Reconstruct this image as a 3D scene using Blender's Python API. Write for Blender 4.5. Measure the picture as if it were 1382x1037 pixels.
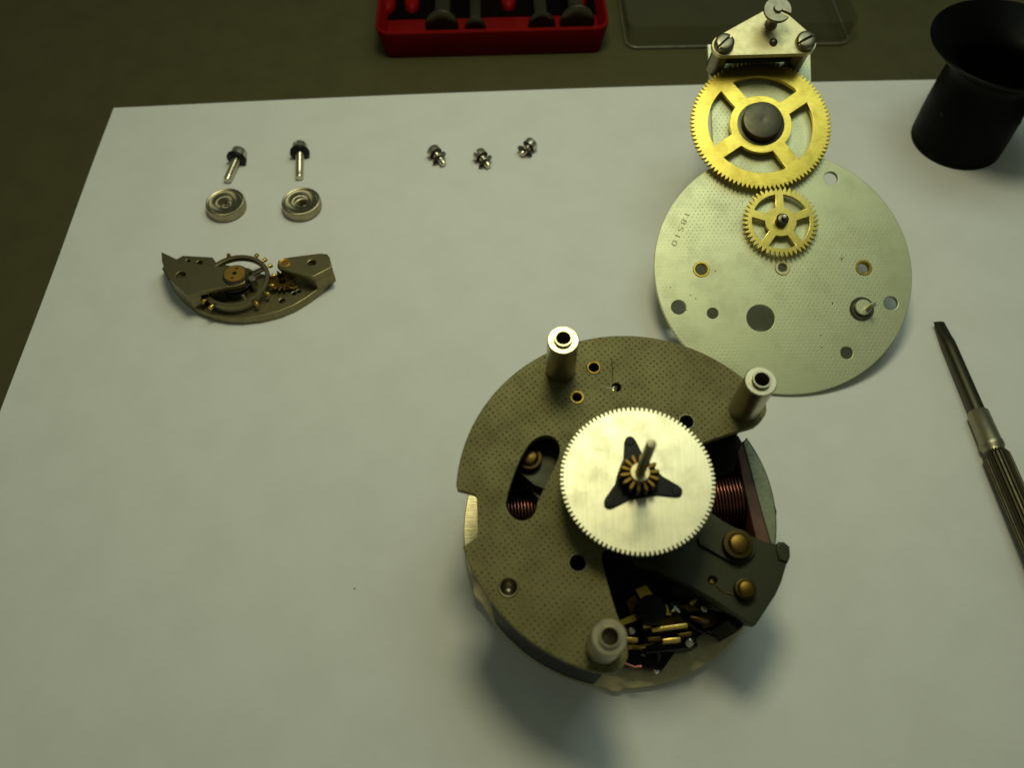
import bpy, bmesh, math, random
from mathutils import Vector, Matrix
random.seed(7)
PI = math.pi
for o in list(bpy.data.objects): bpy.data.objects.remove(o)
S = bpy.context.scene
COL = S.collection
S.unit_settings.scale_length = 0.01          # one unit = one centimetre

# ------------------------------------------------------------------ camera
FPX, CX, CY, PW, PH = 1100.0, 691.0, 518.5, 1382.0, 1037.0
_n = Vector((702-CX, 1240-CY, FPX)).normalized()              # straight down, in camera axes (x right, y down, z forward)
_xw = (Vector((1, 0, 0)) - _n.x*_n).normalized()
_yw = (-_n).cross(_xw)
ROT = Matrix((_xw, _yw, -_n))                                 # camera axes -> world
FWD = (ROT @ Vector((0, 0, 1))).normalized()
CAM = -FWD*14.5
cd = bpy.data.cameras.new('camera'); co = bpy.data.objects.new('camera', cd); COL.objects.link(co)
bx_, by_, bz_ = ROT @ Vector((1, 0, 0)), ROT @ Vector((0, -1, 0)), ROT @ Vector((0, 0, -1))
co.matrix_world = Matrix(((bx_.x, by_.x, bz_.x, CAM.x), (bx_.y, by_.y, bz_.y, CAM.y), (bx_.z, by_.z, bz_.z, CAM.z), (0, 0, 0, 1)))
cd.sensor_width = 36; cd.lens = FPX*36/PW; cd.clip_start = 0.1; cd.clip_end = 500
cd.dof.use_dof = True; cd.dof.focus_distance = 13.4; cd.dof.aperture_fstop = 0.24; cd.dof.aperture_blades = 0
S.camera = co

# ------------------------------------------------------------------ light
W = bpy.data.worlds.new('World'); S.world = W; W.use_nodes = True
bg = W.node_tree.nodes['Background']; bg.inputs['Color'].default_value = (0.83, 0.96, 0.70, 1); bg.inputs['Strength'].default_value = 0.098
def area(name, loc, target, size, energy, col):
    l = bpy.data.lights.new(name, 'AREA'); l.shape = 'DISK'; l.size = size; l.energy = energy; l.color = col
    o = bpy.data.objects.new(name, l); COL.objects.link(o); o.location = loc
    o.rotation_euler = (Vector(target)-Vector(loc)).to_track_quat('-Z', 'Y').to_euler()
    return o
area('desk_lamp', (0.5, 4.2, 21.0), (-0.3, 4.0, 0), 6.0, 1480, (0.98, 0.96, 0.60))
area('room_lamp', (8.0, 9.0, 24.0), (-1, 4, 0), 12.0, 800, (0.80, 1.0, 0.90))
vs = S.view_settings
S.display_settings.display_device = 'sRGB'
vs.view_transform = 'Standard'; vs.look = 'None'; vs.gamma = 1; vs.use_curve_mapping = False; vs.exposure = 0.0

# ------------------------------------------------------------------ frames: a pixel of the photograph meets a real plane
def ray(px, py): return ROT @ Vector((px-CX, py-CY, FPX))
def P(px, py, z=0.0):
    r = ray(px, py); return CAM + r*((z-CAM.z)/r.z)
class Frame:
    def __init__(s, org, zaxis=Vector((0, 0, 1))):
        z = zaxis.normalized(); x = (Vector((1, 0, 0))-z.x*z).normalized(); y = z.cross(x)
        s.o = org; s.A = Matrix((x, y, z))
        s.M = Matrix.Translation(org) @ s.A.transposed().to_4x4()
    def l(s, px, py, z=0.0):
        r = s.A @ ray(px, py); c = s.A @ (CAM-s.o); return c + r*((z-c.z)/r.z)
    def l2(s, px, py, z=0.0):
        v = s.l(px, py, z); return (v.x, v.y)
    def pts(s, lst, z=0.0): return [s.l2(a, b, z) for a, b in lst]
    def r(s, px, py, z, rp): return (s.l(px+rp, py, z)-s.l(px-rp, py, z)).length/2
def Z(ox, oy, sc, lst): return [(ox+a/sc, oy+b/sc) for a, b in lst]   # from an enlarged view back to photograph pixels

# ------------------------------------------------------------------ objects
def tag(o, label, cat, group=None):
    o['label'] = label; o['category'] = cat
    if group: o['group'] = group
    return o
def thing(name, label, cat, frame=None, loc=None, group=None):
    o = bpy.data.objects.new(name, None); COL.objects.link(o); o.empty_display_size = 0.3
    if frame: o.matrix_world = frame.M
    if loc is not None: o.location = loc
    return tag(o, label, cat, group)
def link(name, me, mat, parent=None, sharp=35):
    if mat and not me.materials: me.materials.append(mat)
    if sharp is not None:
        me.shade_smooth(); me.set_sharp_from_angle(angle=math.radians(sharp))
    o = bpy.data.objects.new(name, me); COL.objects.link(o)
    if parent: o.parent = parent
    return o
def bm_mesh(bm, name='m'):
    bmesh.ops.recalc_face_normals(bm, faces=bm.faces)
    me = bpy.data.meshes.new(name); bm.to_mesh(me); bm.free(); return me
def circ(c, r, n=32, a0=0.0): return [(c[0]+r*math.cos(a0+2*PI*i/n), c[1]+r*math.sin(a0+2*PI*i/n)) for i in range(n)]
def arc(c, r, a0, a1, n): return [(c[0]+r*math.cos(a0+(a1-a0)*i/n), c[1]+r*math.sin(a0+(a1-a0)*i/n)) for i in range(n+1)]
def ang(c, p): return math.atan2(p[1]-c[1], p[0]-c[0])
def chaikin(p, k=2):
    for _ in range(k):
        q = []
        for i in range(len(p)):
            a, b = p[i], p[(i+1) % len(p)]
            q += [(a[0]*.75+b[0]*.25, a[1]*.75+b[1]*.25), (a[0]*.25+b[0]*.75, a[1]*.25+b[1]*.75)]
        p = q
    return p
def plate_mesh(loops, z0, z1, bevel=0.006, mat4=None):
    """flat plate with holes: loops[0] the outline, the others holes"""
    cu = bpy.data.curves.new('c', 'CURVE'); cu.dimensions = '2D'; cu.fill_mode = 'BOTH'
    cu.extrude = max((z1-z0)/2-bevel, 0.0001); cu.bevel_depth = bevel; cu.bevel_resolution = 1
    for lp in loops:
        sp = cu.splines.new('POLY'); sp.points.add(len(lp)-1)
        for q, v in zip(sp.points, lp): q.co = (v[0], v[1], 0, 1)
        sp.use_cyclic_u = True
    ob = bpy.data.objects.new('c', cu); me = bpy.data.meshes.new_from_object(ob)
    bpy.data.objects.remove(ob); bpy.data.curves.remove(cu)
    me.transform(Matrix.Translation((0, 0, (z0+z1)/2)))
    if mat4 is not None: me.transform(mat4)
    return me
def plate(name, loops, z0, z1, mat, parent=None, bevel=0.006, sharp=35):
    return link(name, plate_mesh(loops, z0, z1, bevel), mat, parent, sharp)
def lathe_mesh(prof, seg=40, mat4=None, closed=True):
    bm = bmesh.new(); rings = []
    for r, z in prof:
        if r < 1e-6: rings.append([bm.verts.new((0, 0, z))])
        else: rings.append([bm.verts.new((r*math.cos(2*PI*i/seg), r*math.sin(2*PI*i/seg), z)) for i in range(seg)])
    for a, b in zip(rings, rings[1:]):
        for i in range(seg):
            j = (i+1) % seg
            if len(a) == 1 and len(b) == 1: continue
            if len(a) == 1: bm.faces.new((a[0], b[i], b[j]))
            elif len(b) == 1: bm.faces.new((a[i], a[j], b[0]))
            else: bm.faces.new((a[i], a[j], b[j], b[i]))
    me = bm_mesh(bm)
    if mat4 is not None: me.transform(mat4)
    return me
def lathe(name, prof, mat, parent=None, at=(0, 0, 0), axis=None, seg=40, sharp=35):
    m = Matrix.Translation(at)
    if axis is not None: m = m @ Vector(axis).normalized().to_track_quat('Z', 'Y').to_matrix().to_4x4()
    return link(name, lathe_mesh(prof, seg, m), mat, parent, sharp)
def tube_mesh(pts, r, seg=8, cap=True):
    bm = bmesh.new(); rings = []; n = len(pts); P3 = [Vector(p) for p in pts]; up = None
    for i in range(n):
        t = (P3[min(i+1, n-1)]-P3[max(i-1, 0)]).normalized()
        if up is None: up = t.orthogonal().normalized()
        up = (up-up.dot(t)*t).normalized(); s = t.cross(up)
        rr = r[i] if isinstance(r, (list, tuple)) else r
        rings.append([bm.verts.new(P3[i]+rr*(math.cos(2*PI*k/seg)*up+math.sin(2*PI*k/seg)*s)) for k in range(seg)])
    for a, b in zip(rings, rings[1:]):
        for k in range(seg): bm.faces.new((a[k], a[(k+1) % seg], b[(k+1) % seg], b[k]))
    if cap: bm.faces.new(rings[0]); bm.faces.new(rings[-1])
    return bm_mesh(bm)
def tube(name, pts, r, mat, parent=None, seg=8): return link(name, tube_mesh(pts, r, seg), mat, parent, 50)
def box_mesh(size, bevel=0.01, mat4=None, seg=2):
    bm = bmesh.new(); bmesh.ops.create_cube(bm, size=1); bmesh.ops.scale(bm, vec=size, verts=bm.verts)
    if bevel: bmesh.ops.bevel(bm, geom=bm.edges[:], offset=bevel, segments=seg, affect='EDGES', profile=0.5)
    me = bm_mesh(bm)
    if mat4 is not None: me.transform(mat4)
    return me
def bar(name, a, b, w, h, mat, parent, bevel=0.006):
    """box from a to b, w across, h tall"""
    a, b = Vector(a), Vector(b); d = b-a; x = d.normalized(); y = Vector((-x.y, x.x, 0)).normalized(); z = x.cross(y)
    m = Matrix(((x.x, y.x, z.x, 0), (x.y, y.y, z.y, 0), (x.z, y.z, z.z, 0), (0, 0, 0, 1)))
    return link(name, box_mesh((d.length, w, h), bevel, Matrix.Translation((a+b)/2) @ m), mat, parent)

# ------------------------------------------------------------------ materials
class N:
    def __init__(s, name):
        s.m = bpy.data.materials.new(name); s.m.use_nodes = True; s.t = s.m.node_tree
        s.b = s.t.nodes['Principled BSDF']; s.tc = s.t.nodes.new('ShaderNodeTexCoord').outputs['Object']
    def new(s, kind, **kw):
        n = s.t.nodes.new('ShaderNode'+kind)
        for k, v in kw.items():
            if hasattr(n, k) and k not in n.inputs: setattr(n, k, v)
            else: s.set(n.inputs[k], v)
        return n
    def set(s, sock, v):
        if hasattr(v, 'is_output') or isinstance(v, bpy.types.NodeSocket): s.t.links.new(v, sock)
        else: sock.default_value = v
    def math(s, op, a, b=None, c=None, clamp=False):
        n = s.t.nodes.new('ShaderNodeMath'); n.operation = op; n.use_clamp = clamp
        for i, v in enumerate((a, b, c)):
            if v is not None: s.set(n.inputs[i], v)
        return n.outputs[0]
    def mapping(s, scale=(1, 1, 1), rot=(0, 0, 0), loc=(0, 0, 0)):
        n = s.t.nodes.new('ShaderNodeMapping'); s.set(n.inputs[0], s.tc)
        n.inputs['Scale'].default_value = scale; n.inputs['Rotation'].default_value = rot; n.inputs['Location'].default_value = loc
        return n.outputs[0]
    def noise(s, scale, detail=3, rough=0.55, vec=None):
        n = s.t.nodes.new('ShaderNodeTexNoise'); s.set(n.inputs['Vector'], vec or s.tc)
        n.inputs['Scale'].default_value = scale; n.inputs['Detail'].default_value = detail; n.inputs['Roughness'].default_value = rough
        return n.outputs['Fac']
    def ramp(s, fac, a, b, ca=0.0, cb=1.0):
        n = s.t.nodes.new('ShaderNodeMapRange'); n.interpolation_type = 'SMOOTHSTEP'
        for i, v in enumerate((fac, a, b, ca, cb)): s.set(n.inputs[i], v)
        return n.outputs[0]
    def mix(s, fac, a, b):
        n = s.t.nodes.new('ShaderNodeMix'); n.data_type = 'RGBA'
        s.set(n.inputs['Factor'], fac); s.set(n.inputs[6], a); s.set(n.inputs[7], b)
        return n.outputs[2]
    def bump(s, h, strength=0.3, dist=0.01, nrm=None):
        n = s.t.nodes.new('ShaderNodeBump'); s.set(n.inputs['Height'], h)
        n.inputs['Strength'].default_value = strength; n.inputs['Distance'].default_value = dist
        if nrm is not None: s.set(n.inputs['Normal'], nrm)
        return n.outputs[0]
def c4(c): return (c[0], c[1], c[2], 1)
def metal(name, col, rough=0.4, brush=None, brush_amt=0.12, dirt=0.35, dirt_col=(0.06, 0.05, 0.025), dimple=None, aniso=0.0, mottled=8.0, met=1.0, pits=0.0, grain=0.15):
    n = N(name); b = n.b
    big = n.noise(mottled, 5, 0.6)
    base = n.mix(n.ramp(big, 0.44, 0.68, 0.0, dirt), c4(col), c4([x*0.55+y*0.3 for x, y in zip(col, dirt_col)]))
    rgh = n.math('ADD', n.math('MULTIPLY', big, 0.25), rough-0.125)
    nrm = None
    fine = n.noise(90, 3, 0.7)
    h = n.math('MULTIPLY', fine, grain)
    if brush:
        st = n.noise(1.0, 4, 0.6, n.mapping(scale=brush))
        h = n.math('ADD', h, n.math('MULTIPLY', st, 1.0))
        base = n.mix(n.ramp(st, 0.3, 0.75, 0.0, brush_amt*2), base, c4([x*0.72 for x in col]))
    nrm = n.bump(h, brush_amt if brush else 0.1, 0.004)
    spots = n.noise(26, 4, 0.75, n.mapping(scale=(1, 1, 1), loc=(3, 7, 1)))
    if pits:
        sp = n.ramp(spots, 0.66, 0.72, 0.0, pits)
        base = n.mix(sp, base, c4(dirt_col))
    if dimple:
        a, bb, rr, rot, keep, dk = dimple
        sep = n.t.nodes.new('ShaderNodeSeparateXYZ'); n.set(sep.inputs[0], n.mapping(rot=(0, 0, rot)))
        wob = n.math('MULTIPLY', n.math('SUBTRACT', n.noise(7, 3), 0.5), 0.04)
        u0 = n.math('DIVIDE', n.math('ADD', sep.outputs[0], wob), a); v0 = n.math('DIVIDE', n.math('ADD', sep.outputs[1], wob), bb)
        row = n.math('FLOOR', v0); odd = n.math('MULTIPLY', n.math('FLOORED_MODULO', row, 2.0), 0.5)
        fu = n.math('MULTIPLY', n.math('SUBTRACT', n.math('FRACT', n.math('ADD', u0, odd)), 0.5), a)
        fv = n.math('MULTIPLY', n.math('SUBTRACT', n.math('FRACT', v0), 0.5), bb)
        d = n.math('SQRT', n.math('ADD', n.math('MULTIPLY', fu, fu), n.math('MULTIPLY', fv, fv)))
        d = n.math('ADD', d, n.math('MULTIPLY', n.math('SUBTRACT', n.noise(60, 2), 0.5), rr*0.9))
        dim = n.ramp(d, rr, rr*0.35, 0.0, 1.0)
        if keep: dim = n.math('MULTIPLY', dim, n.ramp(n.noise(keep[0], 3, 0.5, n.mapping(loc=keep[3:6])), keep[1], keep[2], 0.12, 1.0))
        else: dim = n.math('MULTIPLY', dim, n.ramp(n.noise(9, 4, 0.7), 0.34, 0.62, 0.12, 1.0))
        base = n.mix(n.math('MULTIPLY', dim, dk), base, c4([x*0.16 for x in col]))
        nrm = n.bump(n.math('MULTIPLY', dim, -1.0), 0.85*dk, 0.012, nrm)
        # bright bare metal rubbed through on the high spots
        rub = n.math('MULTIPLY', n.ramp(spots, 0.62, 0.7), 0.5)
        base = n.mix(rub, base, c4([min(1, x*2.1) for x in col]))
    n.set(b.inputs['Base Color'], base); n.set(b.inputs['Roughness'], rgh); b.inputs['Metallic'].default_value = met
    n.set(b.inputs['Normal'], nrm)
    if aniso: b.inputs['Anisotropic'].default_value = aniso
    return n.m
def turned(name, col, rough):
    m = metal(name, col, rough, None, dirt=0.35); t = m.node_tree
    tg = t.nodes.new('ShaderNodeTangent'); tg.direction_type = 'RADIAL'; tg.axis = 'Z'
    b = t.nodes['Principled BSDF']; b.inputs['Anisotropic'].default_value = 0.85; t.links.new(tg.outputs[0], b.inputs['Tangent'])
    return m
def plain(name, col, rough=0.6, var=0.25, scale=6.0, bump=0.15, bscale=60, bd=0.005, spec=0.5):
    n = N(name); b = n.b
    f = n.noise(scale, 5, 0.6)
    n.set(b.inputs['Base Color'], n.mix(n.ramp(f, 0.35, 0.7), c4(col), c4([x*(1-var) for x in col])))
    n.set(b.inputs['Roughness'], n.math('ADD', n.math('MULTIPLY', f, 0.2), rough-0.1))
    n.set(b.inputs['Normal'], n.bump(n.noise(bscale, 4, 0.6), bump, bd))
    b.inputs['Specular IOR Level'].default_value = spec
    return n.m
MAT = {}
MAT['desk'] = plain('desk_laminate', (0.080, 0.074, 0.028), 0.55, 0.12, 1.2, 0.1, 40, 0.004, 0.25)
MAT['aluminium'] = metal('brushed_aluminium', (0.66, 0.58, 0.34), 0.38, (5, 60, 20), 0.45, 0.3)
MAT['gear_silver'] = metal('nickel_wheel', (0.80, 0.76, 0.53), 0.47, (60, 2, 10), 0.24, 0.3, mottled=3.5, pits=0.3)
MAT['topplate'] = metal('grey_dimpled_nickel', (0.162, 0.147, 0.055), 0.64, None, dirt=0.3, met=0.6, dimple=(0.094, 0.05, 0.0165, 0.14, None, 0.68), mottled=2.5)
MAT['topedge'] = metal('grey_nickel', (0.40, 0.37, 0.26), 0.42, None, dirt=0.3)
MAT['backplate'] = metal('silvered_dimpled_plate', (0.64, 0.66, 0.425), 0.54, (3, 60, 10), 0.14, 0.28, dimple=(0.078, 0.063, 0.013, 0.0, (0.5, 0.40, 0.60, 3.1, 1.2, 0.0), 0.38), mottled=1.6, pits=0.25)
MAT['bridge'] = metal('brushed_bridge_steel', (0.66, 0.585, 0.32), 0.48, (5, 80, 10), 0.22, 0.25)
MAT['brass'] = metal('brushed_brass', (0.80, 0.60, 0.105), 0.33, (4, 60, 10), 0.42, 0.75, dirt_col=(0.14, 0.07, 0.01), pits=0.6, mottled=3.2)
MAT['brass_clean'] = metal('clean_brass', (0.82, 0.65, 0.15), 0.33, (40, 5, 10), 0.2, 0.55, dirt_col=(0.12, 0.06, 0.01), mottled=5)
MAT['brass_dark'] = metal('tarnished_brass', (0.17, 0.105, 0.022), 0.40, None, dirt=0.7, dirt_col=(0.08, 0.04, 0.01), mottled=9)
MAT['brass_bush'] = metal('bushing_brass', (0.42, 0.30, 0.07), 0.55, None, dirt=0.6, mottled=20)
MAT['brown'] = metal('browned_steel', (0.055, 0.038, 0.014), 0.45, None, dirt=0.5)
MAT['gold'] = metal('gilt_contact', (0.92, 0.62, 0.15), 0.3, None, dirt=0.5, mottled=16)
MAT['gold_dull'] = metal('dull_gilt', (0.58, 0.40, 0.10), 0.36, None, dirt=0.5, mottled=16)
MAT['steel'] = metal('bright_steel', (0.62, 0.58, 0.45), 0.32, None, dirt=0.3)
MAT['turned'] = turned('turned_cup_steel', (0.38, 0.34, 0.225), 0.40)
MAT['steel_post'] = metal('turned_steel', (0.46, 0.42, 0.28), 0.34, (2, 2, 120), 0.12, 0.3)
MAT['shaft'] = metal('brown_steel', (0.24, 0.215, 0.14), 0.36, None, dirt=0.3)
MAT['steel_dark'] = metal('dark_steel', (0.13, 0.12, 0.085), 0.4, None, dirt=0.4)
MAT['gunmetal'] = metal('gunmetal_bracket', (0.040, 0.041, 0.023), 0.5, None, dirt=0.4, mottled=5, pits=0.2, met=0.8)
MAT['arbor'] = metal('blackened_arbor', (0.085, 0.078, 0.05), 0.42, None, dirt=0.3, mottled=10)
MAT['solder'] = metal('solder', (0.7, 0.75, 0.7), 0.22, None, dirt=0.2)
MAT['cast'] = metal('galvanised_grain', (0.20, 0.215, 0.14), 0.46, None, dirt=0.6, mottled=22, grain=3.0, pits=0.4)
MAT['platform'] = metal('platform_steel', (0.245, 0.218, 0.115), 0.46, (4, 50, 10), 0.14, 0.35)
MAT['copper'] = metal('enamelled_copper', (0.28, 0.10, 0.08), 0.28, None, dirt=0.2)
MAT['phenolic'] = plain('phenolic_board', (0.13, 0.045, 0.010), 0.5, 0.5, 5)
MAT['black'] = plain('black_plastic', (0.004, 0.004, 0.0033), 0.5, 0.3, 4, 0.1, 60, 0.005, 0.2)
MAT['loupe'] = plain('loupe_black', (0.0012, 0.0012, 0.001), 0.45, 0.3, 2, 0.08, 50, 0.004, 0.07)
MAT['rubber'] = plain('black_rubber', (0.006, 0.006, 0.005), 0.5, 0.2, 6.0, 0.15, 60, 0.005, 0.25)
MAT['red'] = plain('red_plastic', (0.19, 0.0015, 0.0008), 0.55, 0.2, 2, 0.06, 60, 0.005, 0.1)
MAT['recess_shade'] = plain('shade_black', (0.004, 0.002, 0.0015), 0.9, 0.2, 6, 0.3, 40, 0.01, 0.03)  # near-black colour for the shade deep in the red tray
MAT['jewel_red'] = plain('ruby', (0.25, 0.10, 0.02), 0.15, 0.1)
MAT['jewel_gold'] = metal('gilt_cap', (0.80, 0.46, 0.10), 0.36, None, dirt=0.3)
MAT['ink'] = metal('stamped_metal', (0.38, 0.365, 0.215), 0.6, None, dirt=0.3)
MAT['knurl'] = metal('knurled_steel', (0.095, 0.084, 0.05), 0.5, None, dirt=0.5, mottled=10)
MAT['ferrule'] = metal('ferrule_steel', (0.34, 0.315, 0.21), 0.40, (60, 4, 4), 0.1, 0.4)
def paper_mat():
    n = N('white_paper'); b = n.b
    f = n.noise(1.1, 4, 0.55)
    n.set(b.inputs['Base Color'], n.mix(n.ramp(f, 0.35, 0.7), (0.80, 0.80, 0.775, 1), (0.765, 0.765, 0.735, 1)))
    base = n.mix(n.ramp(f, 0.35, 0.7), (0.80, 0.80, 0.775, 1), (0.765, 0.765, 0.735, 1))
    fib = n.noise(1.0, 3, 0.7, n.mapping(scale=(6, 45, 1), rot=(0, 0, 0.05)))
    base = n.mix(n.ramp(fib, 0.4, 0.75, 0.0, 0.12), base, (0.60, 0.60, 0.55, 1))
    smu = n.math('MULTIPLY', n.ramp(n.noise(0.45, 5, 0.75, n.mapping(loc=(4, 2, 0))), 0.60, 0.72), n.ramp(n.noise(14, 4, 0.8), 0.5, 0.68))
    base = n.mix(n.math('MULTIPLY', smu, 0.28), base, (0.35, 0.34, 0.28, 1))
    n.set(b.inputs['Base Color'], base)
    b.inputs['Roughness'].default_value = 0.85; b.inputs['Specular IOR Level'].default_value = 0.2
    h = n.math('ADD', n.math('MULTIPLY', n.noise(30, 4, 0.7), 0.35), n.noise(3.0, 3, 0.5))
    n.set(b.inputs['Normal'], n.bump(h, 0.14, 0.02))
    return n.m
MAT['paper'] = paper_mat()
def clear_mat():
    n = N('clear_plastic'); t = n.t; t.nodes.remove(n.b)
    tr = t.nodes.new('ShaderNodeBsdfTransparent'); tr.inputs[0].default_value = (0.93, 0.925, 0.89, 1)
    gl = t.nodes.new('ShaderNodeBsdfGlossy'); gl.inputs[0].default_value = (0.5, 0.5, 0.44, 1); gl.inputs['Roughness'].default_value = 0.16
    lw_ = t.nodes.new('ShaderNodeLayerWeight'); lw_.inputs[0].default_value = 0.5
    fr = t.nodes.new('ShaderNodeMath'); fr.operation = 'MULTIPLY_ADD'; pw = t.nodes.new('ShaderNodeMath'); pw.operation = 'POWER'; pw.inputs[1].default_value = 2.2
    t.links.new(lw_.outputs['Facing'], pw.inputs[0]); t.links.new(pw.outputs[0], fr.inputs[0]); fr.inputs[1].default_value = 0.55; fr.inputs[2].default_value = 0.03
    mx = t.nodes.new('ShaderNodeMixShader'); t.links.new(fr.outputs[0], mx.inputs[0]); t.links.new(tr.outputs[0], mx.inputs[1]); t.links.new(gl.outputs[0], mx.inputs[2])
    t.links.new(mx.outputs[0], t.nodes['Material Output'].inputs[0])
    return n.m
MAT['clear'] = clear_mat()
MAT['bead'] = plain('clear_edge_glint', (0.16, 0.15, 0.10), 0.25, 0.3, 3, 0.1, 60, 0.005, 0.6)  # pale colour carrying the highlight on the lid's lower edge

# ------------------------------------------------------------------ setting: desk and paper
def grid(name, mat, x0, x1, y0, y1, z, nx=2, ny=2):
    vs_ = [(x0+(x1-x0)*i/nx, y0+(y1-y0)*j/ny, z) for j in range(ny+1) for i in range(nx+1)]
    fs = [(j*(nx+1)+i, j*(nx+1)+i+1, (j+1)*(nx+1)+i+1, (j+1)*(nx+1)+i) for j in range(ny) for i in range(nx)]
    me = bpy.data.meshes.new(name); me.from_pydata(vs_, [], fs); return link(name, me, mat)
desk = grid('desk_top', MAT['desk'], -60, 60, -45, 75, -0.03); desk['kind'] = 'structure'
def sheet():
    tl = P(154, 146); tx = Vector((math.cos(math.radians(2.3)), math.sin(math.radians(2.3)), 0)); ty = Vector((0.026, -1, 0)).normalized()
    nx, ny = 60, 84; vs_, fs = [], []
    for j in range(ny+1):
        for i in range(nx+1):
            u, v = 21*i/nx, 29.7*j/ny
            z = 0.0
            if v < 1.3:                                        # the far edge lifts a little between its corners
                k = (1-v/1.3)**2; z += 0.13*k*max(0, math.sin(PI*min(1, u/21)))**0.8
            if u < 1.0: z += 0.03*(1-u)**2*(0.5+0.5*math.sin(v*0.9))
            p = tl+tx*u+ty*v; vs_.append((p.x, p.y, z))
    m = len(vs_); vs_ += [(x, y, z-0.012) for x, y, z in vs_]
    for j in range(ny):
        for i in range(nx):
            a = j*(nx+1)+i; q = (a, a+nx+1, a+nx+2, a+1); fs.append(q); fs.append(tuple(m+k for k in reversed(q)))
    edge = [i for i in range(nx+1)]+[j*(nx+1)+nx for j in range(1, ny+1)]+[ny*(nx+1)+i for i in range(nx-1, -1, -1)]+[j*(nx+1) for j in range(ny-1, 0, -1)]
    for k in range(len(edge)):
        a, b = edge[k], edge[(k+1) % len(edge)]; fs.append((a, b, m+b, m+a))
    me = bpy.data.meshes.new('paper'); me.from_pydata(vs_, [], fs)
    o = link('paper_sheet', me, MAT['paper'], None, 50)
    tag(o, 'large plain white sheet of paper lying under the clock parts', 'paper')
sheet()

# ------------------------------------------------------------------ gears
def gear_loop(c, r, rr, n, a0=0.0, kind='square'):
    out = []
    for i in range(n):
        t = 2*PI*i/n+a0; w = 2*PI/n
        if kind == 'square': prof = ((-0.30, rr), (-0.24, rr+(r-rr)*0.75), (-0.16, r), (0.16, r), (0.24, rr+(r-rr)*0.75), (0.30, rr), (0.5, rr))
        elif kind == 'point': prof = ((-0.40, rr), (-0.20, rr+(r-rr)*0.62), (-0.05, r), (0.05, r), (0.20, rr+(r-rr)*0.62), (0.40, rr), (0.5, rr*0.997))
        else: prof = ((-0.20, rr), (-0.19, rr+(r-rr)*0.75), (-0.10, r*0.975), (0, r), (0.10, r*0.975), (0.19, rr+(r-rr)*0.75), (0.20, rr), (0.5, rr*0.98))
        out += [(c[0]+q*math.cos(t+f*w), c[1]+q*math.sin(t+f*w)) for f, q in prof]
    return out
def spoke_holes(c, ri, ro, half, angs):
    """openings between spokes; half = half spoke width"""
    hs = []; k = len(angs)
    for i in range(k):
        a, b = angs[i], angs[(i+1) % k]
        while b < a: b += 2*PI
        do, di = math.asin(half/ro), math.asin(half/ri)
        hs.append(arc(c, ro, a+do, b-do, 20)+arc(c, ri, b-di, a+di, 14))
    return hs

def slotted_head(r, h, slot_w, slot_d, flat=0.75, seg=40):
    """screw head with a sawn slot: dome profile, grid-cut along the slot"""
    prof = [(0, h), (r*0.45, h*0.99), (r*flat, h*0.95), (r*0.93, h*0.86), (r, h*0.72), (r, 0)]
    bm = bmesh.new(); rings = []
    me = lathe_mesh(prof, seg); bm.from_mesh(me)
    for s in (-1, 1):
        g = bm.verts[:]+bm.edges[:]+bm.faces[:]
        bmesh.ops.bisect_plane(bm, geom=g, plane_co=(0, s*slot_w/2, 0), plane_no=(0, 1, 0), dist=1e-6)
    top_f = [f for f in bm.faces if abs(f.calc_center_median().y) < slot_w/2-1e-5 and f.calc_center_median().z > h*0.15]
    ret = bmesh.ops.extrude_discrete_faces(bm, faces=[]) if False else None
    ex = bmesh.ops.extrude_face_region(bm, geom=top_f)
    for v in [e for e in ex['geom'] if isinstance(e, bmesh.types.BMVert)]: v.co.z = max(0.0, min(v.co.z, h)-slot_d) if v.co.z > slot_d*0.3 else v.co.z
    bmesh.ops.delete(bm, geom=[f for f in top_f if f.is_valid], context='FACES')
    return bm_mesh(bm)
# ------------------------------------------------------------------ the clock movement
MV = Frame(P(830, 938, 0.1), -ray(712, 1020))
ZT = 1.85
mv = thing('clock_movement', 'round clock movement with dimpled grey plate, three pillars and silver centre wheel', 'clock movement', MV)
TC, TR = (0.174, 2.40), 2.33
BC, BR = (0.135, 2.403), 2.315
def top_outline():
    a0 = ang(TC, MV.l2(615, 655, ZT)); a1 = ang(TC, MV.l2(1031, 541, ZT))
    if a0 < 0: a0 += 2*PI
    o = arc(TC, TR, a0, a1, 70)
    o += MV.pts([(1033.2, 549), (1033.7, 554), (1031.8, 560), (1026.4, 567.8), (1018.6, 574), (1010, 577), (998.6, 580), (979.3, 586.3), (960, 593), (940, 601),
                 (915, 616), (890, 645), (862, 690), (835, 722), (812, 744), (811, 755), (814.5, 770), (820, 790), (826, 812), (836, 842), (845, 868), (847, 886), (840, 901), (826, 908), (812, 908)], ZT)
    b0 = ang(TC, MV.l2(796, 903.5, ZT)); b1 = ang(TC, MV.l2(628, 743, ZT))
    if b1 > b0: b1 -= 2*PI
    o += arc(TC, TR, b0, b1, 40)
    o += MV.pts([(626.3, 739), (645, 726), (646, 715), (645, 690), (644.5, 672), (642, 667), (630, 663.5), (618, 660.5)], ZT)
    return o
slot = Z(600, 430, 3.988, [(440, 690), (482, 645), (545, 622), (598, 640), (627, 690), (617, 755), (580, 830), (540, 910), (512, 975)]) + \
       Z(600, 680, 3.988, [(502, -10), (497, 40), (468, 82), (420, 99), (372, 85), (338, 45), (325, 0)]) + Z(600, 430, 3.988, [(329, 985), (341, 925), (370, 840), (402, 760)])
top_holes = [(801.4, 496.5, 8.6), (778.8, 536.6, 9.0), (832, 522.8, 7.4), (926.5, 569.5, 10.5), (686.5, 792.8, 13.5), (780, 760, 14.0)]
loops = [top_outline(), chaikin(MV.pts(slot, ZT), 2)]
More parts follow.
